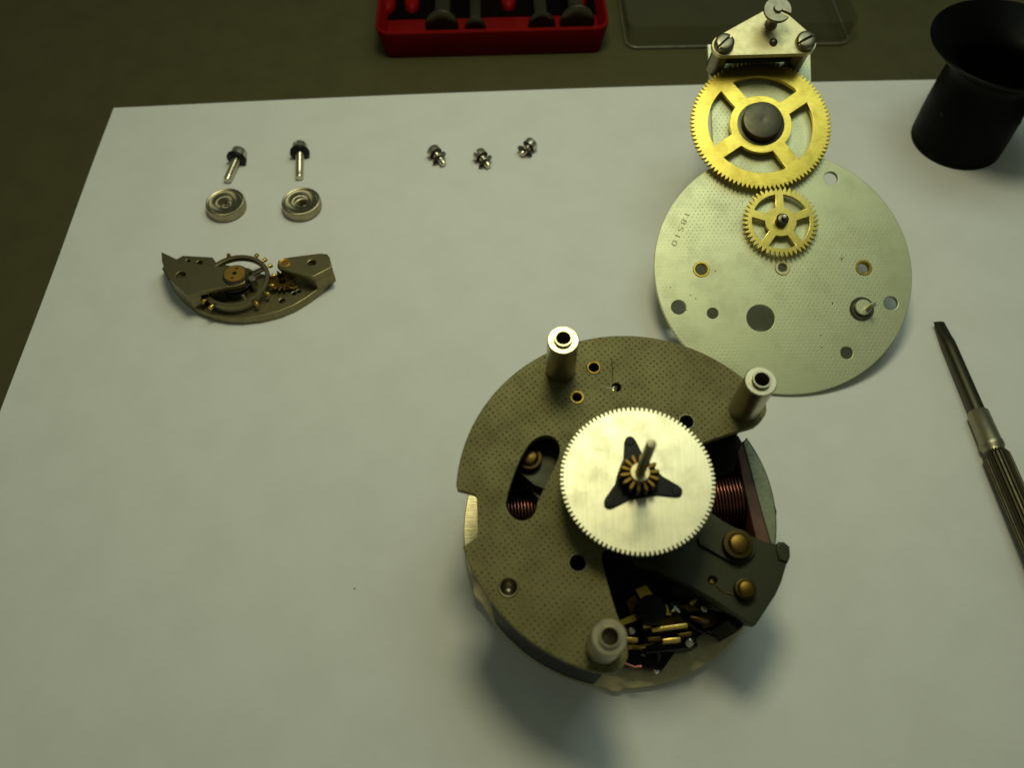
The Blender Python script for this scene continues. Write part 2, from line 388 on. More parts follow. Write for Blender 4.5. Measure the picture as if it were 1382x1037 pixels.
for x, y, r in top_holes: loops.append(circ(MV.l2(x, y, ZT), MV.r(x, y, ZT, r), 32))
top = plate('top_plate', loops, ZT-0.12, ZT, MAT['topplate'], mv, 0.01)
top['label'] = 'dimpled grey nickel top plate with kidney shaped slot'
def ring(name, px, py, z, ro, ri, h, mat, parent, sink=0.1):
    c = MV.l(px, py, z); a, b = MV.r(px, py, z, ro), MV.r(px, py, z, ri)
    return lathe(name, [(b, -sink), (b, h-0.012), (b+0.012, h), (a-0.01, h), (a, h-0.012), (a, -sink), (b, -sink)], mat, parent, (c.x, c.y, z), seg=32)
ring('bushing', 801.4, 496.5, ZT, 9.8, 6.3, 0.012, MAT['brass_dark'], top)
ring('bushing', 778.8, 536.6, ZT, 10.3, 6.0, 0.015, MAT['brass_bush'], top)
ring('bushing', 771, 590, ZT, 6.5, 2.2, 0.004, MAT['topplate'], top, 0.06)
ring('bushing', 780, 760, ZT, 14.4, 10.5, 0.004, MAT['steel_dark'], top)
c = MV.l(926.5, 569.5, ZT); ring('bushing', 926.5, 569.5, ZT, 11.2, 9.2, 0.012, MAT['steel'], top)
c = MV.l(686.5, 792.8, ZT); a = MV.r(686.5, 792.8, ZT, 15)
lathe('rivet', [(0.76*a, 0.0), (0.78*a, 0.016), (0.88*a, 0.022), (a, 0.006), (a, -0.05)], MAT['bridge'], top, (c.x, c.y, ZT), seg=40, sharp=60)
lathe('rivet_bowl', [(0, -0.13), (0.3*a, -0.12), (0.55*a, -0.085), (0.7*a, -0.035), (0.77*a, 0.008)], MAT['shaft'], top, (c.x, c.y, ZT), seg=40, sharp=60)
plate('hole_backing', [MV.pts([(768, 478), (816, 478), (818, 508), (806, 560), (764, 566)], 1.5)], 1.42, 1.5, MAT['black'], mv, 0.005)  # added black backing so the holes above it look dark
# scratch lines in the plate
for pl in ([(825.5, 485), (826.5, 500), (827, 515)],):
    tube('scribed_line', [MV.l(x, y, ZT+0.0005) for x, y in pl], 0.006, MAT['steel_dark'], top, 5)
for pl in ([(811, 521), (820, 524), (829, 523.5)], [(914, 529), (911.5, 540), (908, 553)], [(906, 548), (905, 556)], [(676, 726), (681, 719)], [(838, 515), (842, 511)]):
    tube('bright_scratch', [MV.l(x, y, ZT-0.002) for x, y in pl], [0.003, 0.005, 0.002][:len(pl)], MAT['ferrule'], top, 5)
# base plate with two lugs on its rim
def base_outline():
    out = []; lug = [ang(BC, MV.l2(641, 803, 0)), ang(BC, MV.l2(829, 934, 0))]
    for i in range(180):
        t = -PI+2*PI*i/180; r = BR
        for g in lug: r += 0.05*math.exp(-((t-g)/0.045)**4)
        if -0.12 < t < 1.0: r = 2.02
        out.append((BC[0]+r*math.cos(t), BC[1]+r*math.sin(t)))
    return out
plate('base_plate', [base_outline()], -0.1, 0.0, MAT['aluminium'], mv, 0.012)
# black housing wall along the near left of the base, and the added black disc inside
def wall(name, c, ro, ri, a0, a1, z0, z1, mat, parent):
    return plate(name, [arc(c, ro, a0, a1, 30)+arc(c, ri, a1, a0, 30)], z0, z1, mat, parent, 0.01)
h0 = ang(BC, MV.l2(664, 845, 0.02)); h1 = ang(BC, MV.l2(800, 924, 0.02))
wall('housing_wall', BC, BR-0.015, BR-0.16, h0, h1, 0.003, 1.70, MAT['black'], mv)
wall('housing_wall', BC, BR-0.35, BR-0.5, 0.62*PI, 1.12*PI, 0.003, 1.70, MAT['black'], mv)
chord = [MV.l2(815, 918, 0.3), MV.l2(893, 905, .3), MV.l2(985, 862, 0.3)]
disc = arc(BC, 2.0, ang(BC, chord[2]), ang(BC, chord[0])+2*PI, 60)+[chord[1], MV.l2(912, 878, 0.3)]
plate('cavity_shade_disc', [disc], 0.1, 0.3, MAT['black'], mv, 0.01)  # added disc, its black stands in for shade in the open cavity
c = MV.l(1027.0, 514.5, ZT+0.93); lathe('frame_column', [(0.12, 0.003), (0.12, ZT-0.123)], MAT['gunmetal'], mv, (c.x, c.y, 0), seg=24)
wall('housing_wall', BC, BR-0.42, BR-0.56, 0.20*PI, 0.5*PI, 0.003, 1.70, MAT['black'], mv)
# pillars
post_mesh = lathe_mesh([(0.0, 0.35), (0.094, 0.35), (0.094, 0.965), (0.10, 0.985), (0.115, 0.985), (0.122, 0.975), (0.124, 0.93), (0.196, 0.93), (0.207, 0.918), (0.207, 0.02), (0.202, 0.001)], 44)
for i, (x, y) in enumerate(((760.0, 459.0), (1027.0, 514.5), (822.5, 860.5))):
    c = MV.l(x, y, ZT+0.93)
    p = link('pillar', post_mesh, MAT['steel_post'], mv); p.location = (c.x, c.y, ZT)
# centre wheel
ZG = ZT+0.50; GC = MV.l2(860.4, 646.5, ZG); GR = 0.981
gw = plate('centre_wheel', [gear_loop(GC, GR, GR*0.952, 100), circ(GC, 0.12, 24)], ZG-0.05, ZG, MAT['gear_silver'], mv, 0.004)
gw['label'] = 'silver toothed centre wheel'
spid = []
for x, y in Z(740, 540, 4.7125, [(520, 262), (820, 580), (388, 655)]):
    spid.append(MV.l2(x, y, ZG+0.03))
def spider():
    o = []; angs = sorted([(ang(GC, p), p) for p in spid])
    for i, (a, p) in enumerate(angs):
        L = math.hypot(p[0]-GC[0], p[1]-GC[1]); ux, uy = math.cos(a), math.sin(a); vx, vy = -uy, ux
        o += [(GC[0]+ux*s+vx*w, GC[1]+uy*s+vy*w) for s, w in ((0.16, -0.20), (L*0.55, -0.125), (L, -0.07), (L+0.04, -0.045), (L+0.062, 0), (L+0.04, 0.045), (L, 0.07), (L*0.55, 0.125), (0.16, 0.20))]
    return o
plate('friction_spring', [spider()], ZG+0.004, ZG+0.03, MAT['black'], gw, 0.005)
for p in spid: lathe('spring_tip', [(0.066, 0.0), (0.060, 0.012), (0, 0.016)], MAT['black'], gw, (p[0], p[1], ZG+0.03), seg=20)
pin = plate('pinion', [gear_loop(GC, 0.24, 0.11, 14, 0.1, 'leaf')], ZG+0.05, ZG+0.24, MAT['brass_dark'], gw, 0.010)
lathe('pinion_hub', [(0.125, 0.05), (0.125, 0.265), (0.117, 0.275), (0, 0.275)], MAT['bridge'], gw, (GC[0], GC[1], ZG), seg=32)
lathe('shaft', [(0.062, 0.25), (0.062, 0.90), (0.060, 1.20), (0.058, 1.265), (0.045, 1.285), (0, 1.288)], MAT['shaft'], gw, (GC[0], GC[1], ZG), seg=24)
lathe('arbor', [(0.10, -0.6), (0.10, 0.0)], MAT['steel_dark'], gw, (GC[0], GC[1], ZG), seg=20)
# coil
ca, cb = MV.l(1001, 674, 0.62), MV.l(672, 700, 0.62)
ax = (ca-cb).normalized(); CRAD = 0.45
up_ = Vector((0, 0, 1)); sd = up_.cross(ax).normalized(); L_ = (ca-cb).length
coil = link('coil_bobbin', lathe_mesh([(0, 0), (CRAD-0.02, 0), (CRAD-0.02, L_), (0, L_)], 40, Matrix.Translation(cb) @ ax.to_track_quat('Z', 'Y').to_matrix().to_4x4()), MAT['black'], mv)
def helix(s0, s1, rad):
    pts, pitch, k = [], 0.047, 20
    n = int((s1-s0)/pitch*k)
    for i in range(n):
        t = 2*PI*i/k; q = cb+ax*(s0+pitch*i/k)+(sd*math.cos(t)+up_*math.sin(t))*rad
        pts.append(q)
    return pts
link('copper_winding', tube_mesh(helix(0.06, 1.15, CRAD), 0.0215, 5), MAT['copper'], coil, 80)
link('copper_winding', tube_mesh(helix(L_-1.25, L_-0.08, CRAD), 0.0215, 5), MAT['copper'], coil, 80)
# bobbin flange, pole shoe on the right
fl = [(1003, 598), (1040, 735), (1022, 730), (996, 610)]
plate('bobbin_flange', [MV.pts(fl, 1.08)], 0.16, 1.08, MAT['phenolic'], mv, 0.015)
a0, a1 = ang(TC, MV.l2(1003.5, 596, 1.1)), ang(TC, MV.l2(1042, 735, 1.1))
plate('pole_shoe', [arc(TC, 2.08, a0, a1, 30)+[MV.l2(1041.5, 733, 1.1), MV.l2(1004.5, 599, 1.1)]], 0.3, 1.1, MAT['cast'], mv, 0.02)
lathe('frame_column', [(0.2, 0.003), (0.2, 0.3)], MAT['steel_dark'], mv, (*MV.l2(1030, 690, .3), 0), seg=20)
plate('coil_gap_blocker', [MV.pts([(930, 585), (996, 589), (1001, 598), (996, 614), (990, 634), (972, 642), (930, 640)], 1.05)], 0.301, 1.05, MAT['black'], mv, 0.01)  # added black block, fills the dark gap above the coil and hides bright paper
# dark bracket on the right with two brass screws
ZB = 1.32
br = Z(820, 680, 3.988, [(560, 55), (620, 98), (700, 140), (770, 178), (850, 213), (893, 222), (914, 238)])+Z(820, 680, 3.988, [(930, 300), (968, 290), (930, 420), (898, 490), (860, 548), (795, 648), (760, 640), (600, 530), (450, 440), (330, 385), (250, 345), (150, 320), (110, 220), (300, 90)])
hole = (962, 784)
bk = plate('bracket', [MV.pts(br, ZB), circ(MV.l2(*hole, ZB), 0.072, 20)], ZB-0.22, ZB, MAT['gunmetal'], mv, 0.015)
bk['label'] = 'dark gunmetal bracket with two brass screws'
tab = Z(820, 680, 3.988, [(914, 240), (925, 216), (945, 217), (970, 238), (972, 288), (962, 312), (925, 300)])
plate('tab', [MV.pts(tab, ZB)], ZB-0.3, ZB+0.03, MAT['gunmetal'], bk, 0.02)
w0, w1 = ang(TC, MV.l2(990, 866, .6)), ang(TC, MV.l2(1058, 775, .9))
wall('bracket_wall', TC, 2.17, 2.0, w0, w1, 0.003, ZB-0.223, MAT['black'], bk)
sp = Z(820, 680, 3.988, [(470, 200), (540, 150), (600, 112), (650, 120), (740, 150), (800, 215), (790, 285), (720, 322), (670, 318), (590, 270)])
plate('spring_plate', [chaikin(MV.pts(sp, ZB+0.05), 1)], ZB+0.003, ZB+0.05, MAT['gunmetal'], bk, 0.008)
def brass_screw(px, py, z, ro, ri, parent):
    c = MV.l(px, py, z); a, b = MV.r(px, py, z, ro), MV.r(px, py, z, ri)
    lathe('screw_washer', [(a, -0.12), (a, -0.02), (a*0.97, 0.0), (b*1.02, 0.004)], MAT['brown'], parent, (c.x, c.y, z), seg=32, sharp=50)
    s = lathe('brass_screw', [(b*1.03, -0.05), (b, 0.02), (b*0.93, 0.04), (b*0.7, 0.052), (0, 0.056)], MAT['brass_dark'], parent, (c.x, c.y, z), seg=32, sharp=50)
    return s
brass_screw(996.8, 734, ZB+0.17, 20.5, 14, bk)
brass_screw(1006.8, 795, ZB+0.12, 14.5, 11.5, bk)
hc = MV.l(*hole, ZB-0.06)
for k in range(7):
    q = hc+Vector((random.uniform(-.04, .04), random.uniform(-.04, .04), 0))
    lathe('brass_chip', [(0.018, -0.02), (0.02, 0.0), (0, 0.016)], MAT['brass_clean'], bk, q, seg=6)
tube('loose_wire', [MV.l(x, y, ZB+0.012) for x, y in ((966, 790), (972, 797), (980, 801), (990, 803))], 0.006, MAT['brass_dark'], bk, 6)
# dark bracket seen through the slot
b2 = plate('inner_bracket', [MV.pts([(688, 585), (765, 560), (770, 640), (742, 662), (722, 655), (704, 640), (690, 630)], 1.45)], 1.33, 1.45, MAT['gunmetal'], mv, 0.01)
plate('inner_rib', [MV.pts([(700, 643), (742, 690), (752, 690), (752, 672), (708, 640)], 1.3)], 1.0, 1.3, MAT['gunmetal'], mv, 0.01)
brass_screw(714.5, 617.5, 1.47+0.1, 17, 12, b2)
# contacts in the open part
con = lathe('contact_stud', [(0.20, 0.3), (0.20, 1.05), (0.185, 1.07), (0, 1.072)], MAT['black'], mv, (*MV.l2(880, 823, 1.07), 0), seg=36)
def leaf(px, z, th=0.03, mat='brass'):
    plate('brass_leaf', [MV.pts(px, z)], z-th, z, MAT[mat], mv, 0.005)
leaf([(858, 796), (872, 790), (884, 808), (868, 813)], 0.80)
leaf([(834, 839), (862.6, 827), (866, 835), (838, 845)], 0.80)
leaf([(893, 814), (900, 817), (906, 830), (893, 831)], 0.80)
leaf([(920, 818), (934, 816), (944, 824), (930, 826)], 0.80, mat='brass_dark')
leaf([(931, 814), (939, 808), (941, 811), (934, 817)], 0.9)
leaf([(884, 838), (920, 830), (928, 838), (888, 848)], 0.62, mat='brass_dark')
def blade(x0, y0, x1, y1, z, w=0.05, mat='gold'):
    a, b = MV.l(x0, y0, z), MV.l(x1, y1, z); d = Vector((0, 0, 0.14))
    bar('contact_blade', a-d, b-d, w, 0.28, MAT[mat], mv)
blade(880, 850.8, 928, 844.5, 0.95, 0.058); blade(874.5, 863, 892, 861.5, 0.85, 0.04, 'brass_dark'); blade(894.6, 865.5, 918.5, 863.5, 0.85, 0.055)
blade(916, 857.5, 934, 855, 0.85, 0.04, 'brass_dark'); blade(842, 862, 861, 864, 0.85, 0.05)
blade(868, 846, 879, 844.5, 0.9, 0.05, 'brass_clean'); blade(932, 833, 958, 838, 0.9, 0.03, 'brass_dark'); blade(846, 872, 872, 874, 0.6, 0.03, 'brass_clean')
leaf([(845, 812), (857, 804), (866, 822), (852, 828)], 0.70, mat='brass_dark'); leaf([(944, 832), (962, 826), (972, 840), (950, 848)], 0.5, mat='brass_dark')
for x, y, zz, rr in ((930, 868, 0.62, 0.06), (852, 852, 0.86, 0.05), (950, 822, 0.80, 0.055)):
    q = MV.l(x, y, zz); m = slotted_head(rr, 0.05, 0.025, 0.03, 0.8, 20); m.transform(Matrix.Rotation(x, 4, 'Z')); o = link('contact_screw', m, MAT['steel'], mv, 40); o.location = (q.x, q.y, zz)
    lathe('screw_stem', [(0.03, 0.3), (0.03, zz)], MAT['steel_dark'], mv, (q.x, q.y, 0), seg=10)
bl = MV.l(903, 868, 0.5); link('insulator_block', box_mesh((0.72, 0.34, 0.5), 0.02, Matrix.Translation((bl.x, bl.y+0.06, 0.36)) @ Matrix.Rotation(0.1, 4, 'Z')), MAT['black'], mv)
def blob(name, px, py, z, r, mat, seed):
    rnd = random.Random(seed); bm = bmesh.new(); bmesh.ops.create_icosphere(bm, subdivisions=3, radius=r)
    for v in bm.verts:
        d = v.co.normalized(); v.co *= 1+0.25*math.sin(d.x*5+seed)*math.cos(d.y*4)+0.08*rnd.random(); v.co.z *= 0.7
    me = bm_mesh(bm); c = MV.l(px, py, z); me.transform(Matrix.Translation(c)); return link(name, me, MAT[mat], mv, 80)
blob('solder_joint', 911, 820, 0.82, 0.085, 'solder', 2); blob('solder_joint', 886, 900, 0.22, 0.09, 'solder', 5); blob('solder_joint', 868, 882, 0.33, 0.05, 'steel_dark', 9)
tube('lead_wire', [MV.l(x, y, 0.7) for x, y in ((838, 880), (850, 876), (868, 872), (882, 868))], 0.014, MAT['brass_dark'], mv, 6)
tube('lead_wire', [MV.l(x, y, 0.5) for x, y in ((836, 894), (846, 897), (856, 901), (866, 900))], 0.018, MAT['copper'], mv, 6)
tube('lead_wire', [MV.l(x, y, z) for x, y, z in ((911, 822, .8), (925, 838, .85), (940, 850, .6), (965, 860, .4))], 0.022, MAT['black'], mv, 6)
tube('lead_wire', [MV.l(x, y, z) for x, y, z in ((886, 900, .2), (890, 885, .5), (882, 872, .6))], 0.022, MAT['black'], mv, 6)
link('capacitor', lathe_mesh([(0, 0), (0.16, 0), (0.19, 0.03), (0.19, 0.75), (0.16, 0.78), (0, 0.78)], 28, Matrix.Translation(MV.l(905, 790, 0.75)) @ Vector((1, -0.28, 0)).to_track_quat('Z', 'Y').to_matrix().to_4x4()), MAT['black'], mv)
lathe('hand_arbor', [(0.09, -0.62), (0.1, -0.6), (0.1, -0.1)], MAT['steel'], mv, (BC[0], BC[1], 0), seg=20)

# ------------------------------------------------------------------ the back plate with its brass wheels
BP = Frame(P(1045, 534, 0.06), -ray(720, 720))
bp = thing('gear_plate', 'round silvery back plate carrying brass wheels and a triangular bridge', 'gear plate', BP)
PC, PR = (0.285, 2.31), 2.287
def bp_outline():
    xl0 = BP.l2(957, 82); xl1 = BP.l2(963.5, 205); xr0 = BP.l2(1093.5, 78); xr1 = BP.l2(1097, 205)
    def hit(p, q):
        d = (q[0]-p[0], q[1]-p[1]); f = (p[0]-PC[0], p[1]-PC[1]); a = d[0]**2+d[1]**2; b = 2*(f[0]*d[0]+f[1]*d[1]); c = f[0]**2+f[1]**2-PR**2
        t = (-b-math.sqrt(b*b-4*a*c))/(2*a); return (p[0]+d[0]*t, p[1]+d[1]*t)
    hl, hr = hit(xl0, xl1), hit(xr0, xr1)
    a0, a1 = ang(PC, hl), ang(PC, hr)
    o = arc(PC, PR, a0, a1+2*PI, 150)
    tl, tr = BP.l2(955.5, 60), BP.l2(1093, 56)
    return o+[xr0, tr, tl, xl0]
bholes = [(1121.6, 240.3, 10.2), (1202.3, 409.3, 10.4), (916, 414.8, 10.8), (962, 423, 8.4), (1026.7, 429.6, 19.7), (946.4, 363.6, 9.5), (1165.6, 361.3, 9.5), (1055.9, 361.5, 8.0), (1136.6, 349.8, 1.8), (1124, 410, 1.7)]
loops = [bp_outline()]
for x, y, r in bholes: loops.append(circ(BP.l2(x, y), BP.r(x, y, 0, r), 36 if r > 5 else 14))
oc = BP.l2(1142.9, 476.4); orr = BP.r(1142.9, 476.4, 0, 9)
loops.append([(oc[0]+orr*math.cos(t)*(0.97 if math.cos(t) > 0 else 1), oc[1]+orr*1.1*math.sin(t)*(1+0.06*math.cos(t*2))) for t in [2*PI*i/30 for i in range(30)]])
disc_ = plate('disc', loops, -0.085, 0.0, MAT['backplate'], bp, 0.01)
def bring(name, px, py, ro, ri, h, mat, parent, z=0.0, sink=0.09):
    c = BP.l(px, py, z); a, b = BP.r(px, py, z, ro), BP.r(px, py, z, ri)
    return lathe(name, [(b, -sink), (b, h-0.012), (b+0.014, h), (a-0.01, h), (a, h-0.01), (a, -sink), (b, -sink)], mat, parent, (c.x, c.y, z), seg=36)
bring('bushing', 946.4, 363.6, 11.3, 7.6, 0.014, MAT['brass'], disc_); bring('bushing', 1165.6, 361.3, 11.4, 7.6, 0.014, MAT['brass'], disc_)
bring('bushing', 1055.9, 361.5, 10.6, 5.7, 0.018, MAT['bridge'], disc_); bring('bushing', 1136.6, 349.8, 4.0, 1.7, 0.004, MAT['backplate'], disc_)
for x, y in ((1107.5, 452.5), (1109, 469), (926, 418.5), (932, 398.5), (939, 403), (965.5, 366), (905, 388), (1002, 272), (988, 260)):
    c = BP.l(x, y, 0); lathe('pit', [(0.013, 0.0), (0.011, 0.003), (0, 0.004)], MAT['steel_dark'], disc_, (c.x, c.y, 0.0), seg=8)
# stamped number
fc = bpy.data.curves.new('num', 'FONT'); fc.body = '18510'; fc.size = 0.175; fc.extrude = 0.002; fc.space_character = 1.22
fo = bpy.data.objects.new('num', fc); me = bpy.data.meshes.new_from_object(fo); bpy.data.objects.remove(fo)
t0, t1 = BP.l(929.5, 286, 0), BP.l(911, 329, 0); td = (t1-t0).normalized()
xs = [v.co.x for v in me.vertices]; sc = (t1-t0).length/(max(xs)-min(xs))
me.transform(Matrix.Translation(t0+Vector((-td.y, td.x, 0))*-0.06+Vector((0, 0, 0.003))) @ Matrix.Rotation(math.atan2(td.y, td.x), 4, 'Z') @ Matrix.Diagonal((sc, 0.80, 1, 1)))
link('stamped_number', me, MAT['ink'], disc_)
# large brass wheel
ZL = 0.20; LC = BP.l2(1026.8, 167, ZL); LR = 1.277
sa = math.radians(34)
lw = plate('large_wheel', [gear_loop(LC, LR, LR*0.945, 96, 0.01, 'point')]+spoke_holes(LC, 0.56, 0.965, 0.135, [sa+i*PI/2+(0.06 if i == 1 else 0) for i in range(4)]), ZL-0.08, ZL, MAT['brass'], bp, 0.006)
lathe('arbor_cap', [(0.43, -0.19), (0.43, 0.002), (0.42, 0.006), (0.36, 0.006), (0.36, 0.145), (0.35, 0.16), (0.335, 0.165), (0.12, 0.161), (0.03, 0.161), (0.0, 0.155)], MAT['arbor'], lw, (LC[0], LC[1], ZL+0.0), seg=56)
# small brass wheel
ZS = 0.16; SC = BP.l2(1054, 298.6, ZS); SR = 0.668
sw = plate('small_wheel', [gear_loop(SC, SR, SR*0.87, 46, 0.03, 'point')]+spoke_holes(SC, 0.275, 0.52, 0.068, [math.radians(90-72*i) for i in (4, 3, 2, 1, 0)]), ZS-0.06, ZS, MAT['brass_clean'], bp, 0.005)
lathe('pinion_pivot', [(0.14, -0.15), (0.118, 0.0), (0.112, 0.10), (0.085, 0.13), (0.04, 0.14), (0.036, 0.22), (0.03, 0.235), (0, 0.237)], MAT['steel_dark'], sw, (SC[0], SC[1], ZS), seg=28)
lathe('pivot', [(0.037, 0.14), (0.037, 0.215), (0.03, 0.238), (0, 0.24)], MAT['steel'], sw, (SC[0], SC[1], ZS+0.003), seg=16)
# standing pin with collar
c = BP.l(1162.5, 417, 0.0)
ps = lathe('pin_collar', [(0.212, 0), (0.212, 0.03), (0.20, 0.045), (0.165, 0.045), (0.165, 0.02), (0.14, 0.02)], MAT['steel_dark'], bp, c, seg=36)
lathe('pin_seat', [(0.148, 0.0), (0.145, 0.075), (0.135, 0.085), (0.0, 0.088)], MAT['backplate'], ps, (c.x+0.012, c.y+0.01, 0), seg=32)
c = BP.l(1171, 416.5, 0.085); lathe('pin', [(0.044, 0.0), (0.044, 0.26), (0.036, 0.28), (0, 0.283)], MAT['steel'], ps, c, seg=16)
# triangular bridge on two pillars
ZR = 0.72
A_, B_ = BP.l(976.5, 60.5, ZR), BP.l(1086, 57.5, ZR); C_ = BP.l(1046, 22, ZR)
def hull(cs, n=14):
    out = []; k = len(cs)
    for i in range(k):
        p, r = cs[i]; q = cs[(i+1) % k][0]; o = cs[i-1][0]
        d0 = math.atan2(p[1]-o[1], p[0]-o[0])-PI/2; d1 = math.atan2(q[1]-p[1], q[0]-p[0])-PI/2
        while d1 < d0: d1 += 2*PI
        out += arc(p, r, d0, d1, n)
    return out
br_ = plate('bridge', [hull([((A_.x, A_.y), 0.2), ((B_.x, B_.y), 0.2), ((C_.x, C_.y), 0.2)])], ZR-0.10, ZR, MAT['bridge'], bp, 0.008)
plate('bridge_shade_block', [hull([((A_.x+0.1, A_.y+0.02), 0.1), ((B_.x-0.1, B_.y+0.02), 0.1), ((C_.x, C_.y), 0.1)])], 0.26, ZR-0.103, MAT['black'], br_, 0.01)  # added black block, stands in for the shade under the bridge
br_['label'] = 'brushed triangular bridge held by two slotted screws'
for q in (A_, B_): lathe('bridge_pillar', [(0.165, 0.003), (0.165, ZR-0.103)], MAT['shaft'], br_, (q.x, q.y, 0), seg=32)
for q, a in ((A_, 0.75), (B_, 0.5)):
    m = slotted_head(0.172, 0.12, 0.05, 0.07); m.transform(Matrix.Rotation(a, 4, 'Z'))
    s = link('bridge_screw', m, MAT['shaft'], br_, 40); s.location = (q.x, q.y, ZR+0.02)
    lathe('screw_collar', [(0.178, 0), (0.178, 0.02), (0.165, 0.026), (0, 0.026)], MAT['steel_dark'], br_, (q.x, q.y, ZR), seg=36)
q = BP.l(1043.5, 57, ZR); lathe('ball_rivet', [(0.075, 0.0), (0.072, 0.03), (0.05, 0.062), (0.02, 0.075), (0, 0.077)], MAT['steel_dark'], br_, q, seg=24, sharp=60)
SH = 0.45; q = BP.l(1050, 11.5, ZR+SH)
st = lathe('stud', [(0.115, 0.0), (0.105, 0.05), (0.085, 0.06), (0.085, SH-0.1), (0.075, SH-0.1), (0.075, SH+0.035), (0.068, SH+0.045), (0, SH+0.045)], MAT['shaft'], br_, (q.x, q.y, ZR), seg=32)
wl = circ((0, 0), 0.225, 60, 0.0); aw = math.radians(-32)
ring_ = []
for t in [aw+0.2+i*(2*PI-0.4)/58 for i in range(59)]: ring_.append((0.232*math.cos(t), 0.232*math.sin(t)))
for t in [aw+2*PI-0.5-i*(2*PI-1.0)/20 for i in range(21)]: ring_.append((0.085*math.cos(t), 0.085*math.sin(t)))
me = plate_mesh([ring_], SH-0.07, SH, 0.008); wsh = link('stud_washer', me, MAT['shaft'], st); wsh.location = (q.x, q.y, ZR)
# what carries the far end: the winding arbor below the plate
foot = BP.M @ Vector((LC[0], LC[1], 0)); nz = BP.A.row[2]; Lf = foot.z/nz.z
lathe('winding_arbor', [(0.2, -Lf+0.12), (0.24, -Lf+0.2), (0.24, -0.3), (0.34, -0.28), (0.34, -0.087)], MAT['arbor'], bp, (LC[0], LC[1], 0), seg=28)

# ------------------------------------------------------------------ the balance platform on the left
PO = P(335, 405, 0); PF = Frame(PO)
pf = thing('balance_platform', 'small crescent escapement platform with gold screwed balance wheel', 'escapement', PF)
z7 = lambda lst, z: PF.pts(Z(200, 320, 5.119, lst), z)
base_px = [(100, 215), (150, 310), (220, 400), (330, 490), (450, 535), (560, 553), (650, 555), (780, 540), (900, 510), (1000, 470), (1100, 410), (1200, 335), (1280, 255), (1268, 222), (1240, 200), (1100, 232), (900, 262), (830, 272), (745, 245), (690, 216), (600, 205), (472, 187), (440, 142), (240, 131), (205, 150), (120, 190)]
bh = [(925, 440, 25, .2), (1008, 390, 20, .2), (1040, 375, 20, .2), (275, 166, 20, .2), (355, 176, 24, .2)]
lp = [z7(base_px, 0.2)]
for x, y, r, z in bh:
    X, Y = 200+x/5.119, 320+y/5.119; lp.append(circ(PF.l2(X, Y, z), PF.r(X, Y, z, r/5.119), 20))
plate('base', lp, 0.0, 0.2, MAT['platform'], pf, 0.015)
lb = [(95, 108), (195, 155), (330, 185), (440, 203), (540, 207), (600, 200), (660, 225), (680, 270), (660, 315), (600, 335), (540, 340), (420, 365), (270, 397), (150, 290), (115, 220), (98, 165)]
hx, hy = 200+225/5.119, 320+262/5.119
cock = plate('balance_cock', [z7(lb, 0.6), circ(PF.l2(hx, hy, .6), PF.r(hx, hy, .6, 7), 24)], 0.5, 0.6, MAT['platform'], pf, 0.012)
plate('cock_foot', [z7([(97, 112), (195, 157), (400, 195), (345, 380), (270, 394), (152, 290), (116, 220)], 0.6)], 0.2, 0.499, MAT['platform'], cock, 0.01)
jc = PF.l(200+600/5.119, 320+258/5.119, 0.64); jr = PF.r(317, 370, .64, 15)
lathe('cap_ring', [(jr*1.1, -0.14), (jr*1.1, 0.0), (jr*1.06, 0.012), (0, 0.012)], MAT['steel_dark'], cock, jc, seg=36)
cap = lathe('gilt_cap', [(jr*0.93, 0.012), (jr*0.92, 0.035), (jr*0.2, 0.037), (jr*0.17, 0.03), (0, 0.03)], MAT['jewel_gold'], cock, jc, seg=36)
lathe('pivot_hole', [(jr*0.2, 0.037), (jr*0.18, 0.041), (0, 0.041)], MAT['black'], cap, jc, seg=16)
for dy in (-1, 1): lathe('pin_hole', [(0.028, 0.036), (0.026, 0.041), (0, 0.041)], MAT['brass_dark'], cap, jc+Vector((0.02*dy, 0.115*dy, 0)), seg=10)
rc = PF.l(200+605/5.119, 320+303/5.119, 0.40); ro = PF.r(318, 380, .4, 45.5)
bw = lathe('balance_wheel', [(ro*0.87, 0.0), (ro*0.87, 0.09), (ro*0.89, 0.1), (ro*0.985, 0.1), (ro, 0.085), (ro, 0.01), (ro*0.985, 0.0), (ro*0.87, 0.0)], MAT['platform'], pf, rc-Vector((0, 0, 0.07)), seg=72)
smesh = lathe_mesh([(0.020, -0.01), (0.020, 0.045), (0.043, 0.05), (0.043, 0.055), (0.043, 0.105), (0.038, 0.113), (0, 0.113)], 14)
for k, dg in enumerate((-8, 12, 34, 50, 67, 112, 150, 205, 222, 240, 312, 335)):
    t = math.radians(dg); s = link('timing_screw', smesh, MAT['gold_dull'], bw); d = Vector((math.cos(t), math.sin(t), 0))
    s.matrix_local = Matrix.Translation(rc+d*ro*0.985+Vector((0, 0, -0.025))) @ d.to_track_quat('Z', 'Y').to_matrix().to_4x4()
for dg in (35, 215):
    t = math.radians(dg); d = Vector((math.cos(t), math.sin(t), 0)); bar('balance_arm', rc-Vector((0, 0, .03)), rc+d*ro*0.9-Vector((0, 0, .03)), 0.09, 0.05, MAT['steel_dark'], bw)
lathe('hairspring_drum', [(0.27, 0.201), (0.27, 0.30), (0.12, 0.31), (0.12, 0.48)], MAT['steel_dark'], bw, (rc.x, rc.y, 0), seg=32)
def spiral():
    return [(rc.x+(0.14+0.026*t/ (2*PI)*1.0)*math.cos(t), rc.y+(0.14+0.026*t/(2*PI))*math.sin(t), 0.44) for t in [i*0.3 for i in range(150)]]
tube('hairspring', spiral(), 0.008, MAT['steel_dark'], bw, 4)
